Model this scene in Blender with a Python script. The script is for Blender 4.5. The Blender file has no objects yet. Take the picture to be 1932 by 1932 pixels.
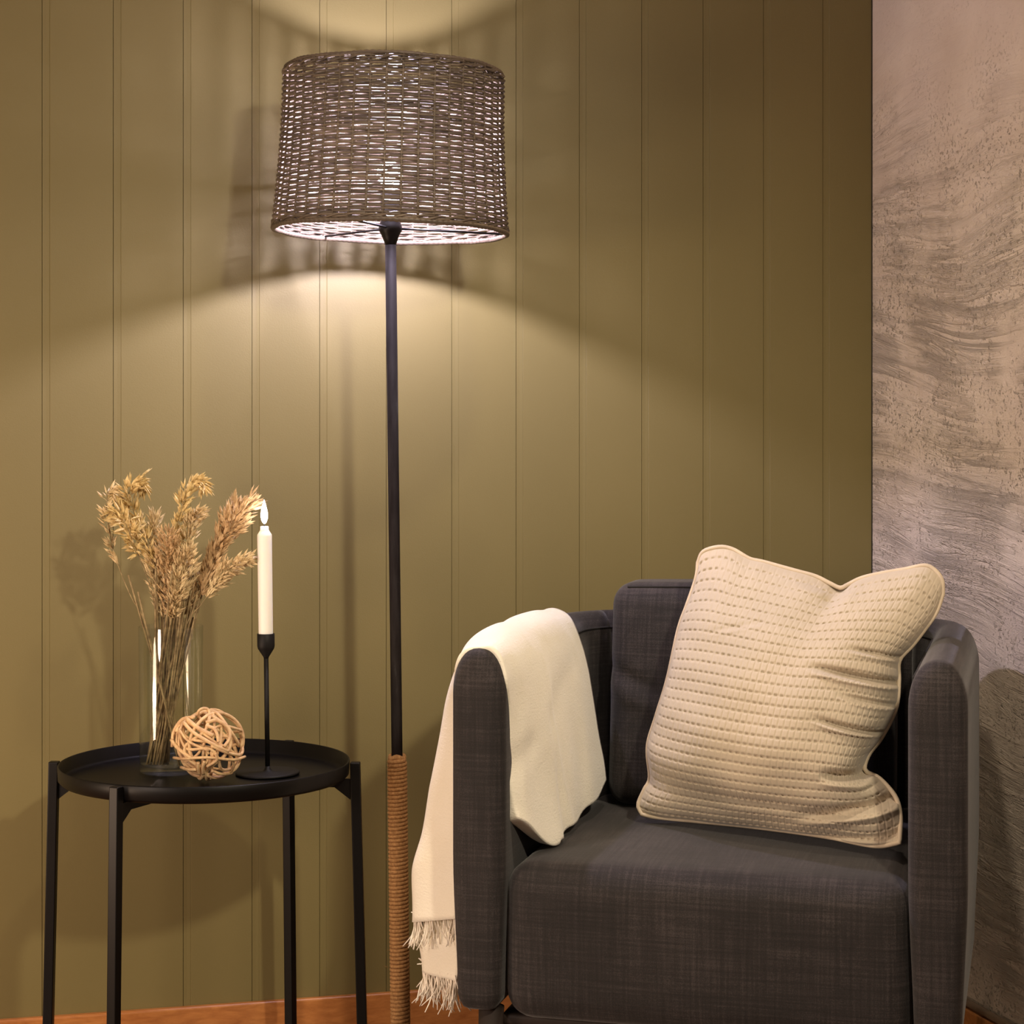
import bpy, bmesh, math, random
import numpy as np
from mathutils import Vector, Matrix
R = math.radians
PI = math.pi
random.seed(7)
rng = np.random.default_rng(11)
scene = bpy.context.scene
COL = scene.collection

# ------------------------------------------------------------------ camera
FPX, CX, HY, EYE = 3700.0, 966.0, 810.0, 1.045
cd = bpy.data.cameras.new('camera'); cam = bpy.data.objects.new('camera', cd); COL.objects.link(cam)
cam.location = (0, 0, EYE); cam.rotation_euler = (R(90), 0, 0)
cd.sensor_width = 36; cd.lens = FPX / 1932 * 36; cd.shift_y = -(966 - HY) / 1932
cd.clip_start = 0.05
scene.camera = cam
# ------------------------------------------------------------------ world, room and fill lights, exposure
w = bpy.data.worlds.new('world'); scene.world = w; w.use_nodes = True
w.node_tree.nodes['Background'].inputs[0].default_value = (1.0, 0.80, 0.56, 1)
w.node_tree.nodes['Background'].inputs[1].default_value = 0.16
def lamp_light(name, kind, loc, watts, colour, radius, aim=None, cone=90):
    l = bpy.data.lights.new(name, kind); l.energy = watts; l.color = colour; l.shadow_soft_size = radius
    o = bpy.data.objects.new(name, l); COL.objects.link(o); o.location = loc
    if kind == 'SPOT':
        l.spot_size = R(cone); l.spot_blend = 1.0
        o.rotation_euler = (Vector(aim) - Vector(loc)).to_track_quat('-Z', 'Y').to_euler()
    return o
lamp_light('track_spot_light', 'SPOT', (.69, .66, 1.935), 130, (1.0, .86, .64), .055, (-.34, 3.15, .60), 62)
lamp_light('ceiling_downlight', 'SPOT', (.20, 2.05, 2.36), 48, (1.0, .84, .64), .05, (.25, 2.70, .3), 98)
lamp_light('left_fill_light', 'POINT', (-1.88, .80, 1.05), 98, (1.0, .79, .66), .28)  # unseen soft fill, added to brighten plaster wall and blanket from the left
lamp_light('low_side_fill_light', 'POINT', (-1.50, 2.25, .45), 34, (1.0, .70, .48), .16)  # unseen low fill, added to lift the lower left of the back wall
BULB = 1450.0
scene.view_settings.view_transform = 'Standard'; scene.view_settings.look = 'None'
scene.view_settings.gamma = 1; scene.view_settings.use_curve_mapping = False
scene.view_settings.exposure = 0.0

# ------------------------------------------------------------------ helpers
def mesh_obj(name, verts, faces, mat=None, parent=None, smooth=True):
    me = bpy.data.meshes.new(name)
    me.from_pydata([tuple(map(float, v)) for v in verts], [], [tuple(map(int, f)) for f in faces])
    me.update()
    if smooth: me.polygons.foreach_set('use_smooth', [True] * len(me.polygons))
    o = bpy.data.objects.new(name, me); COL.objects.link(o)
    if mat: me.materials.append(mat)
    if parent: o.parent = parent
    return o
class MB:
    def __init__(s): s.v = []; s.f = []
    def add(s, v, f):
        b = len(s.v); s.v += [tuple(p) for p in v]; s.f += [tuple(i + b for i in q) for q in f]
    def build(s, name, mat, parent=None, smooth=True): return mesh_obj(name, s.v, s.f, mat, parent, smooth)
    def box(s, x0, x1, y0, y1, z0, z1):
        s.add([(x0,y0,z0),(x1,y0,z0),(x1,y1,z0),(x0,y1,z0),(x0,y0,z1),(x1,y0,z1),(x1,y1,z1),(x0,y1,z1)],
              [(0,3,2,1),(4,5,6,7),(0,1,5,4),(1,2,6,5),(2,3,7,6),(3,0,4,7)])
    def tube(s, pts, r, n=8, closed=False, caps=True, flat=1.0):
        P = [Vector(p) for p in pts]; m = len(P)
        rr = r if hasattr(r, '__len__') else [r] * m
        V = []; F = []
        prev = None
        for i in range(m):
            if closed: t = P[(i+1) % m] - P[i-1]
            else: t = P[min(i+1, m-1)] - P[max(i-1, 0)]
            if t.length < 1e-9: t = Vector((0,0,1))
            t.normalize()
            if prev is None:
                a = Vector((0,0,1)) if abs(t.z) < .9 else Vector((1,0,0))
                u = t.cross(a).normalized()
            else:
                u = (prev - t * prev.dot(t))
                u = u.normalized() if u.length > 1e-6 else t.orthogonal().normalized()
            prev = u; v = t.cross(u)
            for k in range(n):
                a = 2*PI*k/n
                V.append(P[i] + u*(math.cos(a)*rr[i]) + v*(math.sin(a)*rr[i]*flat))
        for i in range(m if closed else m-1):
            j = (i+1) % m
            for k in range(n):
                l = (k+1) % n
                F.append((i*n+k, i*n+l, j*n+l, j*n+k))
        if caps and not closed:
            F.append(tuple(range(n-1, -1, -1))); F.append(tuple((m-1)*n+k for k in range(n)))
        s.add(V, F)
    def lathe(s, prof, n=48, c=(0,0,0), cap=True):
        V = []; F = []
        for r, z in prof:
            for k in range(n):
                a = 2*PI*k/n; V.append((c[0]+r*math.cos(a), c[1]+r*math.sin(a), c[2]+z))
        for i in range(len(prof)-1):
            for k in range(n):
                l = (k+1) % n
                F.append((i*n+k, i*n+l, (i+1)*n+l, (i+1)*n+k))
        if cap:
            F.append(tuple(range(n-1, -1, -1))); F.append(tuple((len(prof)-1)*n+k for k in range(n)))
        s.add(V, F)
def empty(name, loc=(0,0,0), rot=(0,0,0)):
    o = bpy.data.objects.new(name, None); COL.objects.link(o); o.location = loc; o.rotation_euler = rot
    o.empty_display_size = .05
    return o
def tag(o, label, cat, group=None, kind=None):
    o['label'] = label; o['category'] = cat
    if group: o['group'] = group
    if kind: o['kind'] = kind
    return o
def struct(o):
    o['kind'] = 'structure'; return o
def bevel(o, w, seg=3, ang=30):
    m = o.modifiers.new('bevel', 'BEVEL'); m.width = w; m.segments = seg; m.limit_method = 'ANGLE'; m.angle_limit = R(ang)
    return o
def subsurf(o, n=1):
    m = o.modifiers.new('subsurf', 'SUBSURF'); m.levels = n; m.render_levels = n; return o
def smoothstep(a, b, x):
    t = np.clip((x - a) / (b - a), 0, 1); return t*t*(3-2*t)
def W(px, py, d):            # world point seen at a photo position at distance d
    return Vector(((px-CX)/FPX*d, d, EYE - (py-HY)/FPX*d))
def catmull(P, n):
    P = [Vector(p) for p in P]; out = []
    Q = [P[0]*2-P[1]] + P + [P[-1]*2-P[-2]]
    for i in range(1, len(Q)-2):
        for k in range(n):
            t = k/n; a, b, c, d = Q[i-1], Q[i], Q[i+1], Q[i+2]
            out.append(0.5*((2*b)+(c-a)*t+(2*a-5*b+4*c-d)*t*t+(3*b-a-3*c+d)*t*t*t))
    out.append(P[-1]); return out

# ------------------------------------------------------------------ materials
class NT:
    def __init__(s, name):
        s.m = bpy.data.materials.new(name); s.m.use_nodes = True; s.t = s.m.node_tree
        s.b = s.t.nodes['Principled BSDF']; s.tc = None
    def n(s, typ, **kw):
        x = s.t.nodes.new(typ)
        for k, v in kw.items():
            if k.startswith('i_'):
                key = k[2:]; key = int(key) if key.isdigit() else key.replace('_', ' ')
                x.inputs[key].default_value = v
            else: setattr(x, k, v)
        return x
    def l(s, a, b): s.t.links.new(a, b)
    def coord(s, scale=(1,1,1), rot=(0,0,0), kind='Object'):
        if s.tc is None: s.tc = s.n('ShaderNodeTexCoord')
        mp = s.n('ShaderNodeMapping'); mp.inputs['Scale'].default_value = scale; mp.inputs['Rotation'].default_value = rot
        s.l(s.tc.outputs[kind], mp.inputs['Vector']); return mp.outputs[0]
    def noise(s, vec, scale=5, detail=3, rough=.5, dist=0):
        x = s.n('ShaderNodeTexNoise'); x.inputs['Scale'].default_value = scale; x.inputs['Detail'].default_value = detail
        x.inputs['Roughness'].default_value = rough; x.inputs['Distortion'].default_value = dist
        s.l(vec, x.inputs['Vector']); return x.outputs['Fac']
    def ramp(s, fac, stops):
        x = s.n('ShaderNodeValToRGB'); e = x.color_ramp.elements
        while len(e) < len(stops): e.new(.5)
        for i, (p, c) in enumerate(stops):
            e[i].position = p; e[i].color = (c, c, c, 1) if isinstance(c, (int, float)) else (*c, 1)
        s.l(fac, x.inputs[0]); return x.outputs[0]
    def math(s, op, a, b=None, c=None):
        x = s.n('ShaderNodeMath', operation=op)
        for i, v in enumerate((a, b, c)):
            if v is None: continue
            if isinstance(v, (int, float)): x.inputs[i].default_value = v
            else: s.l(v, x.inputs[i])
        return x.outputs[0]
    def bump(s, h, strength=.5, dist=.002):
        x = s.n('ShaderNodeBump'); x.inputs['Strength'].default_value = strength; x.inputs['Distance'].default_value = dist
        s.l(h, x.inputs['Height']); s.l(x.outputs[0], s.b.inputs['Normal']); return x
    def base(s, c):
        if isinstance(c, tuple): s.b.inputs['Base Color'].default_value = (*c, 1)
        else: s.l(c, s.b.inputs['Base Color'])
    def p(s, **kw):
        for k, v in kw.items(): s.b.inputs[k.replace('_', ' ')].default_value = v
        return s

def mat_wall():
    t = NT('painted panel'); t.p(Roughness=.55)
    f = t.noise(t.coord((1,1,.6)), 3, 3)
    t.base(t.ramp(f, [(.3, (.158,.127,.043)), (.7, (.174,.140,.049))]))
    t.bump(t.noise(t.coord(), 420, 2), .25, .0006); return t.m
def mat_plaster():
    t = NT('trowelled plaster'); t.p(Roughness=.8)
    c0 = t.coord()
    warp = t.n('ShaderNodeTexNoise'); warp.inputs['Scale'].default_value = 1.7; warp.inputs['Detail'].default_value = 1
    t.l(c0, warp.inputs['Vector'])
    add = t.n('ShaderNodeVectorMath', operation='MULTIPLY_ADD'); t.l(warp.outputs['Color'], add.inputs[0])
    add.inputs[1].default_value = (.0, .0, .20); t.l(c0, add.inputs[2])
    def stretched(sc):
        mp = t.n('ShaderNodeMapping'); mp.inputs['Scale'].default_value = sc; t.l(add.outputs[0], mp.inputs['Vector']); return mp.outputs[0]
    streak = t.noise(stretched((2.6, 2.6, 34)), 1, 6, .68, .9)
    sharp = t.ramp(streak, [(.44, 0.0), (.50, .55), (.53, .35), (.66, 1.0)])
    fine = t.noise(stretched((14, 14, 110)), 1, 5, .7, .6)
    lump = t.noise(c0, 7, 4, .6)
    grain = t.noise(c0, 190, 4, .75)
    sp = t.noise(c0, 150, 3, .7)
    speck = t.ramp(sp, [(.58, 0.0), (.68, 1.0)])
    pits = t.ramp(t.noise(c0, 95, 2, .6), [(.26, 0.0), (.34, 1.0)])
    patch = t.ramp(t.noise(c0, 9, 4, .6), [(.42, 0.0), (.60, 1.0)])
    patch2 = t.ramp(t.noise(c0, 5, 3, .6), [(.38, .08), (.60, 1.0)])
    sepz = t.n('ShaderNodeSeparateXYZ'); t.l(c0, sepz.inputs[0])
    mr = t.n('ShaderNodeMapRange'); mr.inputs['From Min'].default_value = 1.68; mr.inputs['From Max'].default_value = 1.25
    mr.inputs['To Min'].default_value = .10; mr.inputs['To Max'].default_value = 1.0; t.l(sepz.outputs['Z'], mr.inputs['Value'])
    h = t.math('MULTIPLY', t.math('ADD', t.math('MULTIPLY', sharp, .50), t.math('MULTIPLY', fine, .35)), patch2)
    h = t.math('ADD', h, t.math('MULTIPLY', t.math('MULTIPLY', speck, patch), .60))
    h = t.math('ADD', h, t.math('MULTIPLY', pits, .22))
    h = t.math('ADD', h, t.math('MULTIPLY', grain, .16))
    h = t.math('MULTIPLY', h, mr.outputs[0])
    h = t.math('ADD', h, t.math('MULTIPLY', lump, .7))
    t.bump(h, 1.0, .0135)
    t.base(t.ramp(lump, [(.3, (.60,.50,.41)), (.7, (.68,.585,.485))])); return t.m
def mat_wood(name, c1, c2, rough=.4, scale=(1.5, 60, 60), rot=(0,0,0)):
    t = NT(name); t.p(Roughness=rough)
    f = t.noise(t.coord(scale, rot), 1.6, 5, .6, .4)
    t.base(t.ramp(f, [(.3, c1), (.68, c2)]))
    t.bump(f, .15, .001); return t.m
def mat_linen():
    t = NT('charcoal linen weave'); t.p(Roughness=.85, Sheen_Weight=.16, Sheen_Roughness=.4)
    a = t.noise(t.coord((7, 7, 260)), 1, 5, .65); a2 = t.noise(t.coord((7, 250, 7)), 1, 5, .65); b = t.noise(t.coord((210, 9, 7)), 1, 5, .65)
    fine = t.noise(t.coord(), 700, 2)
    mix = t.math('ADD', t.math('ADD', t.math('MULTIPLY', a, .40), t.math('MULTIPLY', a2, .2)), t.math('MULTIPLY', b, .40))
    big = t.noise(t.coord((2,2,6)), 2, 2)
    mix2 = t.math('ADD', mix, t.math('MULTIPLY', t.math('SUBTRACT', fine, .5), .35))
    t.base(t.ramp(t.math('ADD', mix2, t.math('MULTIPLY', t.math('SUBTRACT', big, .5), .25)),
                  [(.36, (.0075,.0058,.0058)), (.5, (.0165,.0128,.0130)), (.64, (.046,.037,.037))]))
    t.bump(mix2, .5, .0012); return t.m
def mat_blanket():
    t = NT('cream fleece'); t.p(Roughness=.95, Sheen_Weight=.5, Sheen_Roughness=.6)
    a = t.noise(t.coord((60, 60, 420)), 1, 3, .6); b = t.noise(t.coord(), 260, 3, .7)
    t.base(t.ramp(t.noise(t.coord(), 14, 3), [(.3, (.90,.85,.70)), (.7, (.94,.90,.77))]))
    t.bump(t.math('ADD', t.math('MULTIPLY', a, .5), b), .55, .0015); return t.m
def mat_pillow():
    t = NT('beige waffle cotton'); t.p(Roughness=.9, Sheen_Weight=.25)
    b = t.noise(t.coord(), 500, 2, .7)
    t.base(t.ramp(t.noise(t.coord(), 9, 3), [(.3, (.50,.425,.315)), (.7, (.55,.47,.355))]))
    t.bump(b, .35, .0008); return t.m
def mat_simple(name, c, rough=.5, **kw):
    t = NT(name); t.p(Roughness=rough, **kw)
    f = t.noise(t.coord(), 40, 3)
    t.base(t.ramp(f, [(.3, tuple(x*.88 for x in c)), (.7, tuple(min(1, x*1.1) for x in c))]))
    return t.m
def mat_iron():
    t = NT('dark brushed iron'); t.p(Roughness=.7, Specular_IOR_Level=.08)
    f = t.noise(t.coord((30, 30, 4)), 2, 5, .65)
    t.base(t.ramp(f, [(.4, (.010,.0075,.007)), (.62, (.020,.017,.0165)), (.80, (.060,.057,.058))])); t.bump(f, .2, .0005); return t.m
def mat_rope():
    t = NT('jute rope'); t.p(Roughness=.9)
    f = t.noise(t.coord(), 260, 3, .7)
    t.base(t.ramp(f, [(.3, (.23,.11,.035)), (.7, (.50,.28,.11))]))
    t.bump(t.noise(t.coord((1,1,1)), 600, 3, .7), .6, .001); return t.m
def mat_wicker():
    t = NT('grey brown willow'); t.p(Roughness=.5)
    f = t.noise(t.coord((8, 8, 300)), 1, 3, .6)
    t.base(t.ramp(f, [(.3, (.050,.036,.026)), (.52, (.10,.074,.052)), (.72, (.21,.16,.11))])); return t.m
def mat_straw(name, c1, c2):
    t = NT(name); t.p(Roughness=.7)
    f = t.noise(t.coord(), 90, 3, .6)
    t.base(t.ramp(f, [(.32, c1), (.68, c2)])); return t.m
M = dict(
    wall=mat_wall(), plaster=mat_plaster(),
    base=mat_wood('varnished pine', (.33,.115,.030), (.52,.215,.062), .35),
    floor=mat_wood('floor boards', (.10,.045,.02), (.17,.08,.035), .4, (2, 30, 2)),
    ceil=mat_simple('ceiling paint', (.62,.56,.46), .8),
    trim=mat_simple('pale moulding', (.42,.33,.24), .5),
    linen=mat_linen(), seam=mat_simple('dark seam cord', (.018,.016,.016), .9),
    legwood=mat_simple('dark stained wood', (.020,.011,.007), .7),
    black=mat_simple('black powder coat', (.0035,.0028,.0025), .42, Specular_IOR_Level=.2),
    cast=mat_simple('black cast iron', (.006,.0052,.005), .55, Specular_IOR_Level=.25),
    iron=mat_iron(), rope=mat_rope(), wicker=mat_wicker(),
    rattan=mat_straw('pale rattan', (.56,.34,.18), (.82,.58,.30)),
    straw=mat_straw('straw seed', (.44,.31,.14), (.84,.68,.40)),
    straw2=mat_straw('golden straw seed', (.46,.32,.11), (.84,.66,.32)),
    straw3=mat_straw('rusty straw seed', (.42,.27,.12), (.74,.53,.29)),
    stem=mat_straw('dry stalk', (.15,.10,.045), (.40,.30,.15)),
    blanket=mat_blanket(), pillow=mat_pillow(),
    piping=mat_simple('cream piping', (.62,.52,.385), .9),
    thread=mat_simple('cream thread', (.90,.84,.73), .95),
    wick=mat_simple('charred wick', (.01,.01,.01), .9),
)
def mk_glass():
    m = bpy.data.materials.new('clear glass'); m.use_nodes = True; n = m.node_tree.nodes; L = m.node_tree.links; n.clear()
    tr = n.new('ShaderNodeBsdfTransparent'); tr.inputs[0].default_value = (.955, .965, .945, 1)
    gl = n.new('ShaderNodeBsdfGlossy'); gl.inputs['Roughness'].default_value = .02
    fr = n.new('ShaderNodeLayerWeight'); fr.inputs[0].default_value = .5
    pw = n.new('ShaderNodeMath'); pw.operation = 'POWER'; pw.inputs[1].default_value = 4.0; L0 = m.node_tree.links; L0.new(fr.outputs['Facing'], pw.inputs[0])
    mx = n.new('ShaderNodeMixShader'); o = n.new('ShaderNodeOutputMaterial')
    mm = n.new('ShaderNodeMath'); mm.operation = 'MULTIPLY_ADD'; mm.inputs[1].default_value = .75; mm.inputs[2].default_value = .06; L.new(pw.outputs[0], mm.inputs[0])
    L.new(mm.outputs[0], mx.inputs[0]); L.new(tr.outputs[0], mx.inputs[1]); L.new(gl.outputs[0], mx.inputs[2]); L.new(mx.outputs[0], o.inputs[0]); return m
M['glass'] = mk_glass()
def mk_wax():
    t = NT('white wax'); t.p(Roughness=.45, Subsurface_Weight=.5, Subsurface_Scale=.01)
    t.base((.96,.92,.86)); t.b.inputs['Subsurface Radius'].default_value = (1, .8, .6); return t.m
M['wax'] = mk_wax()
def mk_emit(name, c, s):
    m = bpy.data.materials.new(name); m.use_nodes = True; n = m.node_tree.nodes; n.clear()
    e = n.new('ShaderNodeEmission'); e.inputs[0].default_value = (*c, 1); e.inputs[1].default_value = s
    o = n.new('ShaderNodeOutputMaterial'); m.node_tree.links.new(e.outputs[0], o.inputs[0]); return m
M['bulb'] = mk_emit('lit bulb', (1.0, .90, 1.22), BULB)
M['flame'] = mk_emit('candle flame', (1.0, .86, .82), 45)

# ------------------------------------------------------------------ room
D0, T = 3.427, 0.25
wx = Vector((1, T, 0)).normalized()          # along the back wall, to the right
wn = Vector((T, -1, 0)).normalized()         # out of the back wall into the room
def wallp(X, out=0.0, z=0.0):
    p = Vector((X, D0 + T*X, z)); return p + wn*out
CXR = 0.66
corner = wallp(CXR)
# back wall: vertical panels with bevelled grooves, one continuous profile
prof = []
X = -0.775 - 0.1117*14
GW, GD = 0.0125, 0.0030
prof.append((X-.05, 0))
while X < CXR - .02:
    prof += [(X-.0003, 0), (X+.0002, -.0022), (X+.0007, -.0002), (X+GW*.5, -.0004), (X+GW-.0009, -.0002), (X+GW-.0004, -.0006), (X+GW+.0002, 0)]
    X += 0.1117
prof.append((CXR+.04, 0))
V = []; F = []
for (x, o) in prof:
    V += [wallp(x, o, 0), wallp(x, o, 2.42)]
for i in range(len(prof)-1): F.append((2*i, 2*i+2, 2*i+3, 2*i+1))
struct(mesh_obj('wall_back', V, F, M['wall'], smooth=False))
# right wall
ra = R(16)
rd = Vector((math.sin(ra), -math.cos(ra), 0)); rn = Vector((-math.cos(ra), -math.sin(ra), 0))
mb = MB()
nseg = 2
c2 = corner + rd*3.4
th = -rn*.12
top = Vector((0, 0, 2.42)); 
mb.add([corner+th, c2+th, c2+th+top, corner+th+top, corner, c2, c2+top, corner+top],
       [(4,5,6,7)[::-1], (0,1,2,3), (0,4,7,3), (1,5,6,2)[::-1], (3,7,6,2), (0,4,5,1)[::-1]])
wr = mb.build('wall_right', M['plaster'], smooth=False)
struct(wr)
def quad(name, pts, mat, thick):
    mb = MB(); n = len(pts)
    mb.add([Vector(p) for p in pts] + [Vector(p)+Vector((0,0,thick)) for p in pts], [(0,1,2,3)[::-1], (4,5,6,7), (0,1,5,4), (1,2,6,5), (2,3,7,6), (3,0,4,7)])
    return struct(mb.build(name, mat, smooth=False))
FL = [(-3.2, -1.4, 0), (2.6, -1.4, 0), (2.6, 4.2, 0), (-3.2, 4.2, 0)]
quad('floor', [(x, y, -.05) for x, y, z in FL], M['floor'], .05)
quad('ceiling', [(x, y, 2.42) for x, y, z in FL], M['ceil'], .05)
# baseboards
def base_run(name, a, b, n, h, t, mat, bev=.004):
    mb = MB(); up = Vector((0,0,h))
    mb.add([a, b, b+n*t, a+n*t, a+up, b+up, b+n*t+up, a+n*t+up], [(0,3,2,1)[::-1], (4,5,6,7)[::-1], (0,1,5,4)[::-1], (1,2,6,5)[::-1], (2,3,7,6)[::-1], (3,0,4,7)[::-1]])
    o = mb.build(name, mat, smooth=False); bm = bmesh.new(); bm.from_mesh(o.data); bmesh.ops.recalc_face_normals(bm, faces=bm.faces); bm.to_mesh(o.data); bm.free()
    bevel(o, bev); return struct(o)
base_run('baseboard_back', wallp(-2.4, 0, 0), wallp(CXR-.002, 0, 0), wn, .079, .014, M['base'])
base_run('baseboard_right', corner + rd*.016, c2, rn, .090, .014, M['base'])
for k, (z, r) in enumerate(((.0985, .0062),)):
    mb = MB(); mb.tube([corner + rd*.02 + rn*.009 + Vector((0,0,z)), c2 + rn*.009 + Vector((0,0,z))], r, 10)
    struct(mb.build('trim_1', M['trim']))
mb = MB(); mb.tube([corner + rn*.0012 + wn*.0006 + Vector((0,0,.09)), corner + rn*.0012 + wn*.0006 + Vector((0,0,2.41))], .0009, 6)  # thin dark tube drawn in for the gap line where the walls meet
struct(mb.build('corner_gap_line', M['seam']))

# ------------------------------------------------------------------ floor lamp
LX, LY = -.1751, 3.10
lamp = empty('floor_lamp', (LX, LY, .0014), (0, R(-.72), 0))
tag(lamp, 'tall floor lamp with lit wicker drum shade, iron pole and rope wrapped lower end', 'floor lamp')
mb = MB(); mb.lathe([(.001,0),(.100,0),(.105,.004),(.105,.010),(.100,.016),(.03,.022),(.016,.034),(.014,.04)], 64)
mb.build('base', M['iron'], lamp)
mb = MB(); mb.lathe([(.0088,.03),(.0088,1.365)], 20)
pole = mb.build('pole', M['iron'], lamp)
mb = MB()
turn, r0 = .0062, .0128
n = int(.49/turn*20); pts = []
for i in range(n):
    a = 2*PI*i/20; pts.append((r0*math.cos(a), r0*math.sin(a), .032 + turn*i/20))
mb.tube(pts, .0034, 7)
n2 = len(pts)
mb.tube([(.0105*math.cos(a), .0105*math.sin(a), .525+.002*math.sin(3*a)) for a in np.linspace(0, 2*PI, 24, endpoint=False)], .0042, 8, closed=True)
for i in range(26):
    a = random.uniform(0, 2*PI); z = random.uniform(.05, .52); l = random.uniform(.004, .011)
    p = Vector((math.cos(a), math.sin(a), 0))*.0155 + Vector((0,0,z))
    mb.tube([p, p + Vector((math.cos(a+.4), math.sin(a+.4), random.uniform(-1,1)))*l], .00025, 4)
mb.build('rope_wrap', M['rope'], lamp)
# socket and bulb
mb = MB(); mb.lathe([(.0088,1.335),(.012,1.345),(.015,1.352),(.0185,1.358),(.0185,1.364),(.017,1.368),(.015,1.375),(.015,1.418),(.012,1.424)], 28)
mb.build('socket', M['black'], lamp)
mb = MB(); mb.lathe([(.010,1.424),(.011,1.428)] + [(.0205*math.sin(a), 1.447-.0205*math.cos(a)) for a in np.linspace(.6, PI-.02, 18)], 32)
mb.build('bulb', M['bulb'], lamp)
# shade (own tilt)
SB = 1.3575
shade_c = Vector((0, 0, SB))
def shade_r(h):          # h 0..1
    return .184 - .0125*h - .0035*math.sin(PI*min(1, h))
H = .2485
NST = 44
mb = MB()
rows = 62
SEG = NST*8
for j in range(rows):
    h = (j+.7)/(rows+.4); z = h*H; rb = shade_r(h)
    jit = random.uniform(-.0003, .0003)
    pts = []
    ph = PI*(j % 2); a0 = random.uniform(0, 2*PI); k1 = random.randint(3, 9)
    for i in range(SEG):
        a = 2*PI*i/SEG
        off = .0027*math.sin(NST/2*a + ph)
        zz = z + jit + .00035*math.sin(k1*a+a0) + .0003*math.sin(23*a+j*2.1)
        pts.append(((rb+off)*math.cos(a), (rb+off)*math.sin(a), zz))
    mb.tube(pts, .00201 + random.uniform(-.0002, .00012), 6, closed=True)
for s in range(NST):
    a = 2*PI*(s+.5+0)/NST
    # stakes sit where strands cross the middle line
    a = 2*PI*s/NST
    pts = [((shade_r(h))*math.cos(a), (shade_r(h))*math.sin(a), h*H) for h in np.linspace(0, 1, 8)]
    mb.tube(pts, .0022, 6)
shade = mb.build('lamp_shade', M['wicker'], lamp)
shade.location = shade_c; shade.rotation_euler = (0, R(.72+1.35), 0)
def rim(name, z, r, rad, twist, lumps):
    n = 480; m = 10; V = []; F = []
    for i in range(n):
        a = 2*PI*i/n
        for k in range(m):
            b = 2*PI*k/m
            q = rad*(.86 + .36*abs(math.sin(lumps*a/2 + twist*b)) + .10*math.sin(17*a))
            rr = r + q*math.cos(b); V.append((rr*math.cos(a), rr*math.sin(a), z + q*math.sin(b)*.95 + .0006*math.sin(7*a)))
    for i in range(n):
        for k in range(m):
            F.append((i*m+k, ((i+1) % n)*m+k, ((i+1) % n)*m+(k+1) % m, i*m+(k+1) % m))
    return mesh_obj(name, V, F, M['wicker'], shade)
rim('bottom_rim', -.001, .1840, .0038, .5, 130)
rim('top_rim', H+.001, .1705, .0031, .5, 110)
# twined border rows next to the rims
for (h, ph) in ((.018, 0), (.03, 2.1), (.965, 1.0), (.98, 3.0)):
    mb = MB(); pts = []
    for i in range(NST*6):
        a = 2*PI*i/(NST*6)
        r_ = shade_r(h)+.0026*math.cos(NST/2*a+ph)+.0008
        pts.append((r_*math.cos(a), r_*math.sin(a), h*H+.0022*math.sin(NST/4*a*2+ph)))
    mb.tube(pts, .0019, 6, closed=True)
    mb.build('border_weave', M['wicker'], shade)
mb = MB()
for a in (R(130), R(250), R(10)):
    mb.tube([(.012*math.cos(a), .012*math.sin(a), .004), (.183*math.cos(a), .183*math.sin(a), .002)], .0018, 8)
mb.tube([(.0105*math.cos(a), .0105*math.sin(a), .004) for a in np.linspace(0, 2*PI, 20, endpoint=False)], .003, 8, closed=True)
mb.build('wire_frame', M['black'], shade)
# power cord lying along the skirting
mb = MB()
cp = [(0.10, .05, .012), (.20, .14, .006), (.30, .20, .006), (.335, .215, .055), (.345, .21, .062), (.36, .20, .03), (.41, .16, .008), (.52, .19, .006), (.60,.22,.045), (.70,.24,.05), (.80,.2,.01)]
mb.tube(catmull([Vector(c)*1.0 for c in cp], 8), .0032, 8)
cord = mb.build('power_cord', M['black'], lamp)

# ------------------------------------------------------------------ tray table
TCX, TCY = (387-CX)/FPX*2.99, 2.99
table = empty('tray_table', (TCX, TCY, 0))
tag(table, 'round black metal tray side table on four thin legs', 'side table')
mb = MB()
TR = .219
mb.lathe([(.001,.513),(TR-.012,.513),(TR-.004,.515),(TR,.519),(TR+.001,.538),(TR,.5395),(TR-.0015,.5385),(TR-.0025,.520),(TR-.006,.5168),(TR-.012,.516),(.001,.516)], 128)
tray = mb.build('tray', M['black'], table)
legs = [(-.231,.004,-.012,0), (-.094,-.205,-.004,-.010), (.103,.205,.004,.010), (.229,-.002,.014,0)]
for (x, y, sx, sy) in legs:
    mb = MB(); hw = .0075
    tx, ty = x, y
    a = math.atan2(y, x); ux, uy = math.cos(a), math.sin(a); vx, vy = -uy, ux
    def ring(cx, cy, z, s=1): return [(cx+ux*p*hw*s+vx*q*hw*s, cy+uy*p*hw*s+vy*q*hw*s, z) for p, q in ((-1,-1),(1,-1),(1,1),(-1,1))]
    mb.add(ring(x+sx, y+sy, 0) + ring(x, y, .538), [(3,2,1,0), (4,5,6,7), (0,1,5,4), (1,2,6,5), (2,3,7,6), (3,0,4,7)])
    lg = mb.build('leg', M['black'], table, smooth=False); bevel(lg, .0015)
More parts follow.
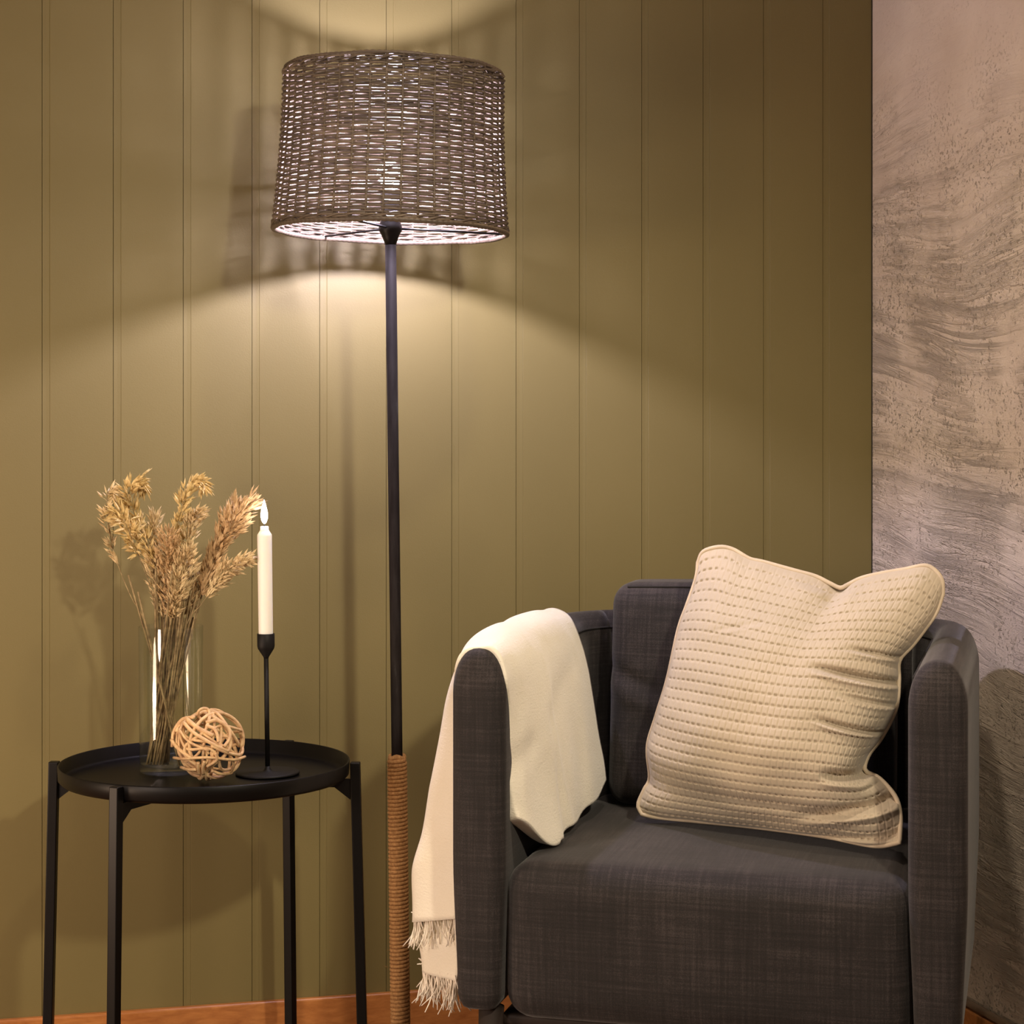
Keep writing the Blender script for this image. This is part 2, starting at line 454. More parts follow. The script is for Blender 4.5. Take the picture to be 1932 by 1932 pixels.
# crossing rails, deeper towards the legs
for i, j in ((0, 3), (1, 2)):
    a = Vector((legs[i][0], legs[i][1], 0)); b = Vector((legs[j][0], legs[j][1], 0)); d = (b-a).normalized(); nn = Vector((-d.y, d.x, 0))*.0028
    A = a + d*.007; B = b - d*.007
    st = [(0, .481), (.055, .5), (.5, .500), (.945, .5), (1, .481)]
    V = []; F = []
    L = (B-A)
    for t, z in st:
        p = A + L*t
        V += [p-nn+Vector((0,0,z)), p+nn+Vector((0,0,z)), p+nn+Vector((0,0,.5125)), p-nn+Vector((0,0,.5125))]
    for q in range(4):
        o = q*4
        for k in range(4): F.append((o+k, o+(k+1) % 4, o+4+(k+1) % 4, o+4+k))
    F.append((3,2,1,0)); F.append((16,17,18,19))
    mb = MB(); mb.add(V, F); mb.build('rail', M['black'], table, smooth=False)
TZ = .5165
# ------------------------------------------------------------------ vase
VX, VY = (322-CX)/FPX*3.03, 3.032
mb = MB()
mb.lathe([(.0005,0),(.0455,0),(.0478,.002),(.0482,.006),(.0486,.12),(.0496,.2240),(.0494,.2246),(.0489,.2246),(.0487,.2240),(.0478,.12),(.0474,.014),(.044,.0115),(.0005,.0110)], 72)
vase = mb.build('glass_vase', M['glass']); vase.location = (VX, VY, TZ)
tag(vase, 'clear glass cylinder vase holding the dried grasses on the black tray', 'vase')

# ------------------------------------------------------------------ dried grasses
def spikelet(mb, p, d, L, wd, rollv):
    d = d.normalized(); u = d.cross(rollv)
    if u.length < 1e-4: u = d.orthogonal()
    u.normalize(); v = d.cross(u)
    a = p; b = p + d*L
    m1 = p + d*L*.28; m2 = p + d*L*.6
    V = [a] + [m1 + u*(wd*x) + v*(wd*.55*y) for x, y in ((1,0),(0,1),(-1,0),(0,-1))] + [m2 + u*(wd*.8*x) + v*(wd*.45*y) for x, y in ((1,0),(0,1),(-1,0),(0,-1))] + [b]
    F = [(0,2,1),(0,3,2),(0,4,3),(0,1,4)] + [(1+k, 1+(k+1) % 4, 5+(k+1) % 4, 5+k) for k in range(4)] + [(5+k, 5+(k+1) % 4, 9) for k in range(4)]
    mb.add(V, F)
def grass(path, label, seed, head0=.5, n=90, spread=.018, L=(.010,.018), wd=.0016, mat='straw', droop=.2, foot=None, dd=0.0, along=.75, group='dried grasses in the vase'):
    rs = random.Random(seed)
    pts = [W(x, y, VY + dd*(1-k/len(path)) + .006*math.sin(k*1.7+seed)) for k, (x, y) in enumerate(path)]      # top -> rim
    # continue down inside the vase to the floor of the glass
    rimp = pts[-1]
    ax = Vector((VX, VY, 0))
    if foot is None: foot = (rs.uniform(-.036, -.008), rs.uniform(-.022, .022))
    q = Vector((rimp.x-VX, rimp.y-VY, 0)); 
    if q.length > .037: q *= .037/q.length
    pr = Vector((VX+q.x, VY+q.y, TZ+.222))
    ft = Vector((VX+foot[0], VY+foot[1], TZ+.0135))
    pts[-1] = pr
    mid = pr.lerp(ft, .5) + Vector((rs.uniform(-.003,.003), rs.uniform(-.003,.003), 0))
    cv = catmull(pts + [mid, ft], 10)
    root = empty('dried_grass', tuple(ft)); 
    tag(root, label, 'dried grass', group)
    inv = Vector(ft)
    cv = [c - inv for c in cv]
    m = len(cv)
    mb = MB(); mb.tube(cv[::-1], [.0011 - .0007*(i/m) for i in range(m)], 6)
    mb.build('stalk', M['stem'], root)
    hd = MB()
    nh = int(head0*(len(path)-1)*10)
    for i in range(int(n*1.7)):
        t = rs.random()**.9
        k = t*nh; i0 = min(int(k), m-2); p = cv[i0].lerp(cv[i0+1], k-i0)
        tan = (cv[max(i0-1, 0)] - cv[i0+1]).normalized()       # towards the tip
        rad = Vector((rs.gauss(0,1), rs.gauss(0,1), rs.gauss(0,.5))); rad -= tan*rad.dot(tan); rad.normalize()
        env = math.sin(PI*min(1, .12+.85*t))**.6
        sp = spread*env*rs.uniform(.1, 1)
        base = p + rad*sp*.8 + tan*sp*.6
        dirv = tan*along + rad*rs.uniform(.15,.7) + Vector((0,0,-droop*rs.random()))
        Ls = rs.uniform(*L)*1.12
        if sp > .006: hd.tube([p, p.lerp(base, .55)+tan*.001, base], .0003, 3, caps=False)
        spikelet(hd, base, dirv, Ls, wd*rs.uniform(.85,1.5), Vector((rs.random(), rs.random(), rs.random())))
        if rs.random() < .55:
            d2 = dirv.normalized() + Vector((rs.uniform(-.35,.35), rs.uniform(-.35,.35), rs.uniform(-.3,.3)))
            spikelet(hd, base, d2, Ls*.85, wd*.8, Vector((rs.random(), rs.random(), rs.random())))
    hd.build('seed_head', M[mat], root, smooth=False)
    return root
grass([(216,938),(206,926),(201,953),(205,992),(214,1040),(230,1085),(247,1125),(272,1187)], 'dried oat grass on the far left of the bunch, sparse hanging seeds', 1, .66, 40, .008, (.012,.019), .0024, 'straw', .3, foot=(.022,-.01))
grass([(271,922),(262,908),(244,926),(250,958),(266,1000),(284,1045),(298,1100),(300,1187)], 'dried grass with drooping golden tip, second from the left', 2, .8, 120, .013, (.012,.020), .0022, 'straw2', .5)
grass([(221,962),(235,985),(250,1020),(266,1060),(284,1110),(296,1187)], 'short golden dried oat head between the two left plumes', 3, .55, 60, .016, (.014,.022), .0024, 'straw2', .9, dd=-.02)
grass([(292,972),(290,1000),(292,1040),(298,1080),(304,1130),(308,1187)], 'pale fuzzy dried grass left of the middle plume', 4, .8, 110, .012, (.010,.016), .0014, 'straw', .2, dd=.02)
grass([(386,922),(376,908),(357,920),(343,958),(332,1011),(321,1050),(314,1110),(312,1187)], 'tall middle dried plume with a tip bent to the right', 5, .78, 120, .011, (.011,.019), .0021, 'straw2', .35)
grass([(376,966),(362,985),(356,1010),(352,1050),(342,1110),(328,1187)], 'shorter dried plume just right of the tall middle one', 6, .7, 90, .013, (.010,.017), .0018, 'straw', .3, dd=-.015)
grass([(478,944),(455,966),(436,994),(418,1026),(400,1066),(380,1120),(350,1187)], 'large rust coloured dried plume leaning right beside the candle flame', 8, .85, 230, .021, (.012,.018), .0018, 'straw3', .1)
grass([(446,950),(432,975),(418,1010),(402,1050),(384,1100),(352,1187)], 'upright rust coloured plume left of the largest right hand one', 9, .8, 150, .016, (.011,.017), .0017, 'straw3', .1, dd=.02)
grass([(469,1056),(448,1064),(424,1082),(402,1110),(380,1140),(350,1187)], 'low dried plume reaching furthest right toward the candle', 10, .75, 110, .015, (.011,.017), .0019, 'straw', .2, dd=-.02)
grass([(318,1010),(316,1040),(317,1080),(318,1120),(320,1187)], 'bushy dried grass in the dense middle of the bunch', 11, .95, 170, .024, (.009,.015), .0013, 'straw3', .1, dd=-.03)
grass([(290,1050),(296,1080),(302,1120),(308,1187)], 'bushy dried grass low on the left side of the middle', 12, .95, 150, .022, (.009,.015), .0013, 'straw', .1, dd=.0)
grass([(352,1040),(346,1080),(338,1125),(326,1187)], 'bushy dried grass low on the right side of the middle', 13, .95, 170, .024, (.009,.015), .0014, 'straw', .1, dd=-.03)
grass([(384,1078),(372,1110),(356,1140),(338,1187)], 'short brown dried grass just above the rim on the right', 14, .9, 110, .018, (.009,.014), .0014, 'straw3', .1, dd=.02)
grass([(336,1090),(332,1120),(328,1150),(322,1187)], 'lowest dried tuft, just above the middle of the vase rim', 15, .95, 100, .016, (.009,.014), .0014, 'straw', .2, dd=-.035)
# bare stalks standing in the glass
for k in range(34):
    rs = random.Random(100+k)
    a = rs.uniform(0, 2*PI); r_ = .034*math.sqrt(rs.random()); tx, ty = r_*math.cos(a)+.004, r_*math.sin(a)*.8
    f = (rs.uniform(-.038, -.004), rs.uniform(-.025,.025))
    if k == 0: tx, ty, f = -.040, -.012, (.025, -.028)
    if k == 1: tx, ty, f = -.034, -.02, (.018, -.03)
    d = math.hypot(*f)
    if d > .041: f = (f[0]*.041/d, f[1]*.041/d)
    d = math.hypot(tx, ty)
    if d > .044: tx, ty = tx*.044/d, ty*.044/d
    root = empty('dried_stalk', (VX+f[0], VY+f[1], TZ+.0135))
    tag(root, 'thin bare dried stalk standing inside the glass vase among the grasses', 'dried stalk', 'bare stalks in the vase')
    root_t = Vector((tx-f[0], ty-f[1], .2105)); ext = root_t*rs.uniform(1.05, 1.5)
    mb = MB(); mb.tube(catmull([(0,0,0), root_t*.5+Vector((rs.uniform(-.002,.002),0,0)), root_t, ext], 6), .0016, 6)
    for q in range(5):
        t = rs.uniform(.05,.6); spikelet(mb, root_t*t, root_t + Vector((rs.uniform(-.03,.03), rs.uniform(-.03,.03), .1)), rs.uniform(.02,.05), .0014, Vector((0,1,.2)))
    mb.build('stalk', M['stem'], root)

# ------------------------------------------------------------------ candle holder and candle
HX, HYY = (505-CX)/FPX*3.005, 3.005
holder = empty('candle_holder', (HX, HYY, TZ+.0006), (0, R(-.75), 0))
tag(holder, 'slim black metal candlestick with a wide round foot on the tray', 'candle holder')
mb = MB(); mb.lathe([(.0005,0),(.0475,0),(.049,.001),(.049,.0028),(.047,.0040),(.008,.0046),(.005,.0075),(.0038,.012)], 64)
mb.build('base', M['cast'], holder)
zt = EYE-(1196-HY)/FPX*3.005 - TZ
mb = MB(); mb.lathe([(.0037,.010),(.0037,zt-.036)], 20); mb.build('stem', M['cast'], holder)
mb = MB(); mb.lathe([(.0037,zt-.038),(.0042,zt-.036),(.0125,zt-.023),(.0134,zt-.019),(.0134,zt-.0005),(.0130,zt),(.0118,zt),(.0116,zt-.001),(.0116,zt-.016),(.0005,zt-.018)], 40)
mb.build('cup', M['cast'], holder)
tilt = Matrix.Rotation(R(-.75), 3, 'Y')
cb = Vector((HX, HYY, TZ+.0006)) + tilt @ Vector((0,0,zt-.0155))
zc = EYE-(993-HY)/FPX*3.005 - cb.z
candle = empty('candle', tuple(cb), (0, R(-.75), 0))
tag(candle, 'lit white taper candle burning in the black candlestick', 'candle')
mb = MB(); mb.lathe([(.0005,0),(.0108,0),(.0110,.002),(.0112,zc-.015),(.0110,zc-.0125),(.0085,zc-.0088),(.0066,zc-.0055),(.0064,zc-.001),(.0056,zc),(.0040,zc-.0015),(.0005,zc-.002)], 40)
mb.build('wax', M['wax'], candle)
mb = MB(); mb.tube([(0,0,zc-.002),(0,0,zc+.003),(.0006,0,zc+.0075)], .0007, 6); mb.build('wick', M['wick'], candle)
mb = MB(); fl = []
for t in np.linspace(0, 1, 20):
    r_ = .0058*(math.sin(PI*t**.75))**.9*(1-.30*t) + .0002
    fl.append((r_, zc+.0035+.037*t))
mb.lathe(fl, 24); mb.build('flame', M['flame'], candle)

# ------------------------------------------------------------------ rattan ball
BXc, BYc, BR = (396-CX)/FPX*2.945, 2.945, .0545
ball = MB(); rs = random.Random(5)
def loop(nrm, rad, off, wob, th, arc=1.0, ph0=0.0):
    nrm = nrm.normalized(); u = nrm.orthogonal().normalized(); v = nrm.cross(u)
    pts = []; k1, k2 = rs.randint(2,4), rs.randint(3,6); p1, p2 = rs.uniform(0,6), rs.uniform(0,6)
    N = 56
    for i in range(N if arc >= 1 else int(N*arc)):
        a = 2*PI*i/N + ph0
        w_ = wob*math.sin(k1*a+p1); q = nrm*(off + w_) + (u*math.cos(a)+v*math.sin(a))*math.sqrt(max(0, 1-off*off))
        q = q.normalized()*(rad + .0016*math.sin(k2*a+p2)); pts.append(q)
    ball.tube(pts, th, 7, closed=(arc >= 1))
for k in range(8):
    nrm = Vector((rs.gauss(0,1), rs.gauss(0,1), rs.gauss(0,1)))
    loop(nrm, BR-.0035-rs.uniform(0,.004), rs.uniform(-.35,.35), rs.uniform(.05,.22), rs.uniform(.0021,.0029))
for k in range(9):
    nrm = Vector((rs.gauss(0,1), rs.gauss(0,1), rs.gauss(0,1)))
    loop(nrm, BR-.0025-rs.uniform(0,.003), rs.uniform(-.6,.6), rs.uniform(.05,.25), rs.uniform(.0022,.0030), rs.uniform(.35,.8), rs.uniform(0,6))
# long canes crossing the front, and small curls
def cane(pl, th=.0024):
    pts = []
    for (x, y) in pl:
        X_, Z_ = x, y; rr = BR-.0005
        q = max(0, rr*rr - X_*X_ - Z_*Z_); pts.append(Vector((X_, -math.sqrt(q), Z_)))
    ball.tube(catmull(pts, 6), th, 8)
def c(px, py): return ((px-960)/1932*180/1256, -(py-945)/1932*180/1256)
cane([c(480,470), c(700,600), c(1000,760), c(1250,900), c(1420,1000)], .0027)
cane([c(540,400), c(800,520), c(1130,670)], .0030)
cane([c(180,860), c(400,960), c(700,1130)], .0026)
cane([c(230,1220), c(520,1150), c(900,1100), c(1140,1110), c(1500,1190), c(1670,1200)], .0022)
cane([c(390,600), c(640,790), c(1050,960)], .0019)
cane([c(1180,1010), c(1190,1160), c(1000,1290)], .0024)
cane([c(960,1170), c(920,1300), c(900,1450)], .0027)
cane([c(830,1200), c(820,1330), c(830,1460)], .0025)
cane([c(1080,1380), c(1250,1480), c(1400,1530)], .0023)
cane([c(400,1390), c(600,1380), c(780,1360)], .0024)
cane([c(960,430), c(1180,400), c(1400,560), c(1430,750), c(1340,900)], .0029)
cane([c(960,490), c(1130,540), c(1210,680), c(1230,800)], .0026)
cane([c(1100,860), c(1350,1000), c(1600,1130)], .0022)
cane([c(200,1000), c(230,700), c(400,450), c(690,350)], .0028)
lp = [Vector((-.0065+.0085*math.cos(a), -.018+.004*math.sin(2*a), .0475+.009*math.sin(a))) for a in np.linspace(0, 2*PI, 20, endpoint=False)]
ball.tube(lp, .0022, 8, closed=True)
bo = ball.build('rattan_ball', M['rattan']); bo.location = (BXc, BYc, TZ+BR+.0012)
tag(bo, 'woven ball of pale rattan canes beside the vase on the black tray', 'decorative ball')

# ------------------------------------------------------------------ armchair
CA = R(15)
CO = Vector((-.0867, 2.72, 0))
chair = empty('armchair', tuple(CO), (0, 0, -CA))
tag(chair, 'charcoal linen armchair with rounded arms standing across the corner', 'armchair')
def rbox(x0,x1,y0,y1,z0,z1,r,n=(14,14,14),fn=None):
    V = []; F = []; idx = {}
    lo = np.array([x0,y0,z0]); hi = np.array([x1,y1,z1])
    def samp(a, b, r, k):
        s = [a + r*(1-math.cos(t)) for t in np.linspace(0, PI/2, 6)][:-1]
        m = list(np.linspace(a+r, b-r, k)); e = [b - r*(1-math.cos(t)) for t in np.linspace(PI/2, 0, 6)][1:]
        return s + m + e
    S = [samp(lo[i], hi[i], r, n[i]) for i in range(3)]
    def vid(i, j, k):
        key = (i, j, k)
        if key in idx: return idx[key]
        p = np.array([S[0][i], S[1][j], S[2][k]]); inner = np.clip(p, lo+r, hi-r); d = p-inner
        L = np.linalg.norm(d)
        if L > 1e-9: p = inner + d/L*r
        if fn: p = np.array(fn(p))
        V.append(tuple(p)); idx[key] = len(V)-1; return idx[key]
    N = [len(s) for s in S]
    for i in range(N[0]-1):
        for j in range(N[1]-1):
            F.append((vid(i,j,0), vid(i,j+1,0), vid(i+1,j+1,0), vid(i+1,j,0)))
            k = N[2]-1; F.append((vid(i,j,k), vid(i+1,j,k), vid(i+1,j+1,k), vid(i,j+1,k)))
    for i in range(N[0]-1):
        for k in range(N[2]-1):
            F.append((vid(i,0,k), vid(i+1,0,k), vid(i+1,0,k+1), vid(i,0,k+1)))
            j = N[1]-1; F.append((vid(i,j,k), vid(i,j,k+1), vid(i+1,j,k+1), vid(i+1,j,k)))
    for j in range(N[1]-1):
        for k in range(N[2]-1):
            F.append((vid(0,j,k), vid(0,j,k+1), vid(0,j+1,k+1), vid(0,j+1,k)))
            i = N[0]-1; F.append((vid(i,j,k), vid(i,j+1,k), vid(i,j+1,k+1), vid(i,j,k+1)))
    return V, F
CW, CD, TH, TOP, BOT = .70, .68, .076, .742, .238
# centre line of the U shell in plan
rc = .125
h2 = TH/2
def u_path():
    pts = []
    for y in np.linspace(0, CD-h2-rc, 26): pts.append((h2, y))
    for a in np.linspace(0, PI/2, 14)[1:]: pts.append((h2+rc-rc*math.cos(a), CD-h2-rc+rc*math.sin(a)))
    for x in np.linspace(h2+rc, CW-h2-rc, 16)[1:]: pts.append((x, CD-h2))
    for a in np.linspace(PI/2, 0, 14)[1:]: pts.append((CW-h2-rc+rc*math.cos(a), CD-h2-rc+rc*math.sin(a)))
    for y in np.linspace(CD-h2-rc, 0, 26)[1:]: pts.append((CW-h2, y))
    return pts
UP = u_path()
def section():
    S = []      # (n, z): n>0 is the inner side; counter-clockwise
    def hw(z): return .031 + .0075*smoothstep(BOT, BOT+.22, z)
    zs = np.linspace(BOT+.02, TOP-.062, 16)
    for a in np.linspace(PI, 0, 1): pass
    inner = [(float(hw(z)), z) for z in zs]
    topc = [( .0385*math.cos(a), TOP-.062+.062*math.sin(a)) for a in np.linspace(0, PI, 19)][1:-1]
    topc = [(math.copysign(abs(n/.0385)**.88, n)*.0385, z) for n, z in topc]
    outer = [(-float(hw(z)), z) for z in zs[::-1]]
    b = float(hw(BOT))
    bot = [(-b*1.0+.002, BOT+.012), (-b+.008, BOT+.003), (-b+.016, BOT), (0, BOT), (b-.016, BOT), (b-.008, BOT+.003), (b-.002, BOT+.012)]
    return inner + topc + outer + bot
SEC = section()
def shell(i0, i1, name, end0=False, end1=False):
    V = []; F = []; n = len(SEC); secs = []
    r_ = .022
    def at(i): return Vector((*UP[i], 0))
    def frame(i):
        t = (at(min(i+1, len(UP)-1)) - at(max(i-1, 0))).normalized(); nrm = Vector((t.y, -t.x, 0))   # inner side of the U
        return t, nrm
    ids = list(range(i0, i1+1))
    for i in ids:
        t, nn_ = frame(i); p = at(i)
        dist0 = (p - at(0)).length if i < len(UP)//2 else 1
        dist1 = (p - at(len(UP)-1)).length if i > len(UP)//2 else 1
        secs.append((p, nn_, 0.0))
    def capsecs(i, sgn):
        out = []; t, nn_ = frame(i); p = at(i)
        for a in np.linspace(0, PI/2, 7):
            out.append((p + t*sgn*(r_*(1-math.sin(a))), nn_, r_*(1-math.cos(a))))
        return out[::-1]   # from tip inward
    if end0:
        t, nn_ = frame(0)
        caps = capsecs(0, 1)                # a=pi/2 at tip position, inset r
        secs = [(p, n_, ins) for (p, n_, ins) in caps] + [s for s in secs if (s[0]-at(0)).length > r_+.002]
    if end1:
        L = len(UP)-1
        caps = capsecs(L, -1)[::-1]
        secs = [s for s in secs if (s[0]-at(L)).length > r_+.002] + caps
    cz = (TOP+BOT)/2
    for (p, nn_, ins) in secs:
        for (a, z) in SEC:
            hwv = .037
            a2 = a*(1-ins/hwv) if True else a
            z2 = cz + (z-cz)*(1-ins*(2.0 if z > cz else 1.0)/((TOP-BOT)/2))
            V.append(p + nn_*a2 + Vector((0,0,z2)))
    m = len(secs)
    for i in range(m-1):
        for k in range(n):
            l = (k+1) % n; F.append((i*n+k, i*n+l, (i+1)*n+l, (i+1)*n+k))
    F.append(tuple(range(n-1, -1, -1))); F.append(tuple((m-1)*n+k for k in range(n)))
    o = mesh_obj(name, V, F, M['linen'], chair)
    bm = bmesh.new(); bm.from_mesh(o.data); bmesh.ops.recalc_face_normals(bm, faces=bm.faces); bm.to_mesh(o.data); bm.free()
    return o
nL = 26; cut1 = 32; cut2 = len(UP)-1-32
armL = shell(0, cut1, 'armrest', end0=True)
armR = shell(cut2, len(UP)-1, 'armrest', end1=True)
back = shell(cut1, cut2, 'backrest')
def piping(parent, i0, i1, nn0, z0, r_=.0019):
    pts = []
    for i in range(i0, i1+1):
        p = Vector((*UP[i], 0)); t = (Vector((*UP[min(i+1, len(UP)-1)], 0))-Vector((*UP[max(i-1, 0)], 0))).normalized()
        pts.append(p + Vector((t.y, -t.x, 0))*nn0 + Vector((0,0,z0)))
    mb = MB(); mb.tube(pts, r_, 6); mb.build('seam', M['seam'], parent)
piping(armL, 23, cut1, .0325, TOP-.026); piping(back, cut1, cut2, .0325, TOP-.026); piping(armR, cut2, len(UP)-3, .0325, TOP-.026)
# seat
def seatfn(p):
    x, y, z = p
    if z > .40:
        z += .006*math.sin(PI*min(1,max(0,(x-.07)/.56)))*math.sin(PI*min(1,max(0,y/.58)))
    if y < .1: y -= .004*math.sin(PI*min(1,max(0,(z-.24)/.2)))*math.sin(PI*min(1,max(0,(x-.07)/.56)))
    return x, y, z
V, F = rbox(.0715, .6285, .008, .600, .226, .444, .040, (24, 24, 6), seatfn)
mesh_obj('seat_cushion', V, F, M['linen'], chair)
# back cushion
def backfn(p):
    x, y, z = p
    t = (z-.44)/.36; s = (x-.125)/.45
    y += .045*t
    bul = math.sin(PI*min(1,max(0,s)))**.5*math.sin(PI*min(1,max(0,t)))**.5
    if y < .43+.045*t+.05: y -= .016*bul
    if z > .72: z += -.012*(s-.15) + .008*math.sin(PI*min(1,max(0,s)))
    # diagonal pull crease near the left edge
    d = (z - (.665 - .42*(x-.125)))
    if y < .50: y += .007*math.exp(-(d/.012)**2)*math.exp(-((x-.15)/.06)**2) - .005*math.exp(-((d+.03)/.014)**2)*math.exp(-((x-.15)/.06)**2)
    return x, y, z
V, F = rbox(.125, .575, .432, .553, .448, .796, .034, (40, 8, 44), backfn)
bc = mesh_obj('back_cushion', V, F, M['linen'], chair)
mb = MB(); pts = []
for x in np.linspace(.152, .550, 24): 
    q = backfn((x, .446, .786)); pts.append((q[0], q[1]-.001, q[2]+.0035))
mb.tube(pts, .0017, 6); mb.build('seam', M['seam'], bc)
# frame and legs
V, F = rbox(.06, .64, .05, .64, .208, .2255, .006, (3,3,2)); mesh_obj('base_frame', V, F, M['legwood'], chair)
for (x, y) in ((.048,.045), (.652,.045), (.07,.615), (.63,.615)):
    mb = MB(); sx = -.02 if x < .3 else .02; sy = -.0 if y < .3 else .02
    mb.lathe([(.0105,0),(.0115,.003),(.018,.236)], 24)
    o = mb.build('leg', M['legwood'], chair); o.location = (x, y, 0)
    for v in o.data.vertices:
        k = 1 - v.co.z/.236; v.co.x += sx*k*.5; v.co.y += sy*k*.5

# ------------------------------------------------------------------ throw blanket over the left arm (chair coordinates)
def chair_world(p):
    return CO + Matrix.Rotation(-CA, 3, 'Z') @ Vector(p)
blk = empty('throw_blanket', tuple(CO), (0, 0, -CA))
tag(blk, 'cream fringed throw blanket draped over the left arm of the charcoal armchair', 'blanket')
cols = [.016, .10, .18, .29, .43]
# rows: list of (x, z) for every column, from the outer hem over the arm to the inner hem
rowsB = [
    [(-.012,.350),(-.100,.326),(-.070,.330),(-.040,.345),(-.012,.345)],
    [(-.010,.40),(-.097,.40),(-.066,.40),(-.036,.40),(-.011,.40)],
    [(-.010,.46),(-.080,.46),(-.060,.46),(-.032,.46),(-.010,.46)],
    [(-.009,.53),(-.069,.53),(-.052,.53),(-.028,.53),(-.009,.53)],
    [(-.009,.60),(-.056,.60),(-.042,.60),(-.024,.60),(-.008,.60)],
    [(-.008,.655),(-.042,.66),(-.032,.66),(-.018,.66),(-.007,.66)],
    [(-.006,.700),(-.020,.712),(-.017,.715),(-.010,.715),(-.005,.715)],
    [(.008,.737),(.004,.750),(.006,.752),(.009,.752),(.010,.750)],
    [(.036,.747),(.036,.764),(.038,.770),(.040,.770),(.040,.765)],
    [(.062,.742),(.064,.754),(.070,.760),(.072,.760),(.072,.752)],
    [(.082,.710),(.084,.720),(.090,.722),(.092,.722),(.090,.715)],
    [(.0865,.668),(.092,.668),(.102,.668),(.106,.668),(.102,.668)],
    [(.0875,.62),(.098,.61),(.110,.60),(.116,.60),(.112,.61)],
    [(.0890,.570),(.100,.555),(.116,.54),(.124,.545),(.120,.56)],
    [(.0930,.527),(.106,.490),(.120,.487),(.130,.495),(.128,.52)],
    [(.0985,.507),(.110,.458),(.122,.455),(.132,.466),(.132,.488)],
]
def bspline_grid(rows_, ys, nu, nv):
    R0 = len(rows_); C0 = len(ys)
    G = np.array([[(rows_[i][j][0], ys[j], rows_[i][j][1]) for j in range(C0)] for i in range(R0)])
    def interp(A, n):
        out = []
        m = len(A); Q = np.concatenate([[2*A[0]-A[1]], A, [2*A[-1]-A[-2]]])
        ts = np.linspace(0, m-1, n)
        for t in ts:
            i = min(int(t), m-2); f = t-i; a, b, c_, d = Q[i], Q[i+1], Q[i+2], Q[i+3]
            out.append(.5*((2*b)+(c_-a)*f+(2*a-5*b+4*c_-d)*f*f+(3*b-a-3*c_+d)*f**3))
        return np.array(out)
    A = interp(G, nu)                       # along rows
    B = interp(A.transpose(1, 0, 2), nv).transpose(1, 0, 2)
    return B
def cloth(name, G, thick, mat, parent, fold=None):
    nu, nv = G.shape[:2]
    dU = np.gradient(G, axis=0); dV = np.gradient(G, axis=1)
    Nn = np.cross(dV, dU); Nn /= np.linalg.norm(Nn, axis=2)[:, :, None]+1e-12
    if fold is not None: G = G + Nn*fold[:, :, None]
    # rounded hem: the outer sheet sinks to the inner one at the borders
    u = np.linspace(0, 1, nu)[:, None]*np.ones((1, nv)); v = np.linspace(0, 1, nv)[None, :]*np.ones((nu, 1))
    du = np.minimum(u, 1-u)*1.0/.02; dv = np.minimum(v, 1-v)/.035
    e = np.clip(np.minimum(du, dv), 0, 1); e = np.sqrt(1-(1-e)**2)
    Oo = G + Nn*((thick*np.ones((nu, nv)))*(.15+.85*e))[:, :, None]
    V = list(G.reshape(-1, 3)) + list(Oo.reshape(-1, 3)); F = []; b = nu*nv
    for i in range(nu-1):
        for j in range(nv-1):
            p = i*nv+j; F.append((p, p+1, p+nv+1, p+nv)); F.append((b+p, b+p+nv, b+p+nv+1, b+p+1))
    bd = [j for j in range(nv)] + [i*nv+nv-1 for i in range(1, nu)] + [(nu-1)*nv+j for j in range(nv-2, -1, -1)] + [i*nv for i in range(nu-2, 0, -1)]
    for a in range(len(bd)):
        p, q = bd[a], bd[(a+1) % len(bd)]; F.append((p, b+p, b+q, q))
    o = mesh_obj(name, V, F, mat, parent)
    bm = bmesh.new(); bm.from_mesh(o.data); bmesh.ops.recalc_face_normals(bm, faces=bm.faces); bm.to_mesh(o.data); bm.free()
    return o, G, Oo
NU, NV = 130, 56
G = bspline_grid(rowsB, cols, NU, NV)
uu = np.linspace(0, 1, NU)[:, None]*np.ones((1, NV)); vv = np.linspace(0, 1, NV)[None, :]*np.ones((NU, 1))
inside = smoothstep(.62, .8, uu); outside = 1-smoothstep(.3, .45, uu)
# the inner flap narrows to a hanging tip near the front
tipz = smoothstep(.86, 1.0, uu)
G[:, :, 2] -= tipz*(.006*np.exp(-((vv-.25)/.12)**2) + .003*np.sin(vv*30)*(vv > .35))
G[:, :, 1] += .045*outside*(1-vv)**3
G[:, :, 1] += .020*(1-vv)**2*inside*smoothstep(.66,.75,uu)
G[:, :, 0] += tipz*.012*np.exp(-((vv-.32)/.2)**2)
fold = .0070*np.sin(vv*9.5+uu*2.0)*inside + .0040*np.sin(vv*23+uu*3)*inside*smoothstep(.7,.9,uu)
fold += .004*np.sin(uu*26+vv*5)*outside*(1-smoothstep(.0,.25,uu)*.6) + .0022*np.sin(vv*14+1)*(1-inside)*(1-outside)
fold -= .0060*np.exp(-((vv-.90-.03*np.sin(uu*9))/.025)**2)*inside + .0045*np.exp(-((vv-.55-.06*np.sin(uu*7))/.03)**2)*inside
fold += .0050*np.exp(-((uu-.86+.18*vv)/.03)**2)*inside
fold -= .006*np.exp(-((uu-.60-.1*vv)/.03)**2)*np.exp(-(vv/.12)**2)
fold = np.maximum(np.abs(fold)*.4 + fold*.6 + .003, .002)
body, Gi, Go = cloth('fleece_body', G, .016+.009*np.exp(-(vv/.2)**2), M['blanket'], blk, fold)
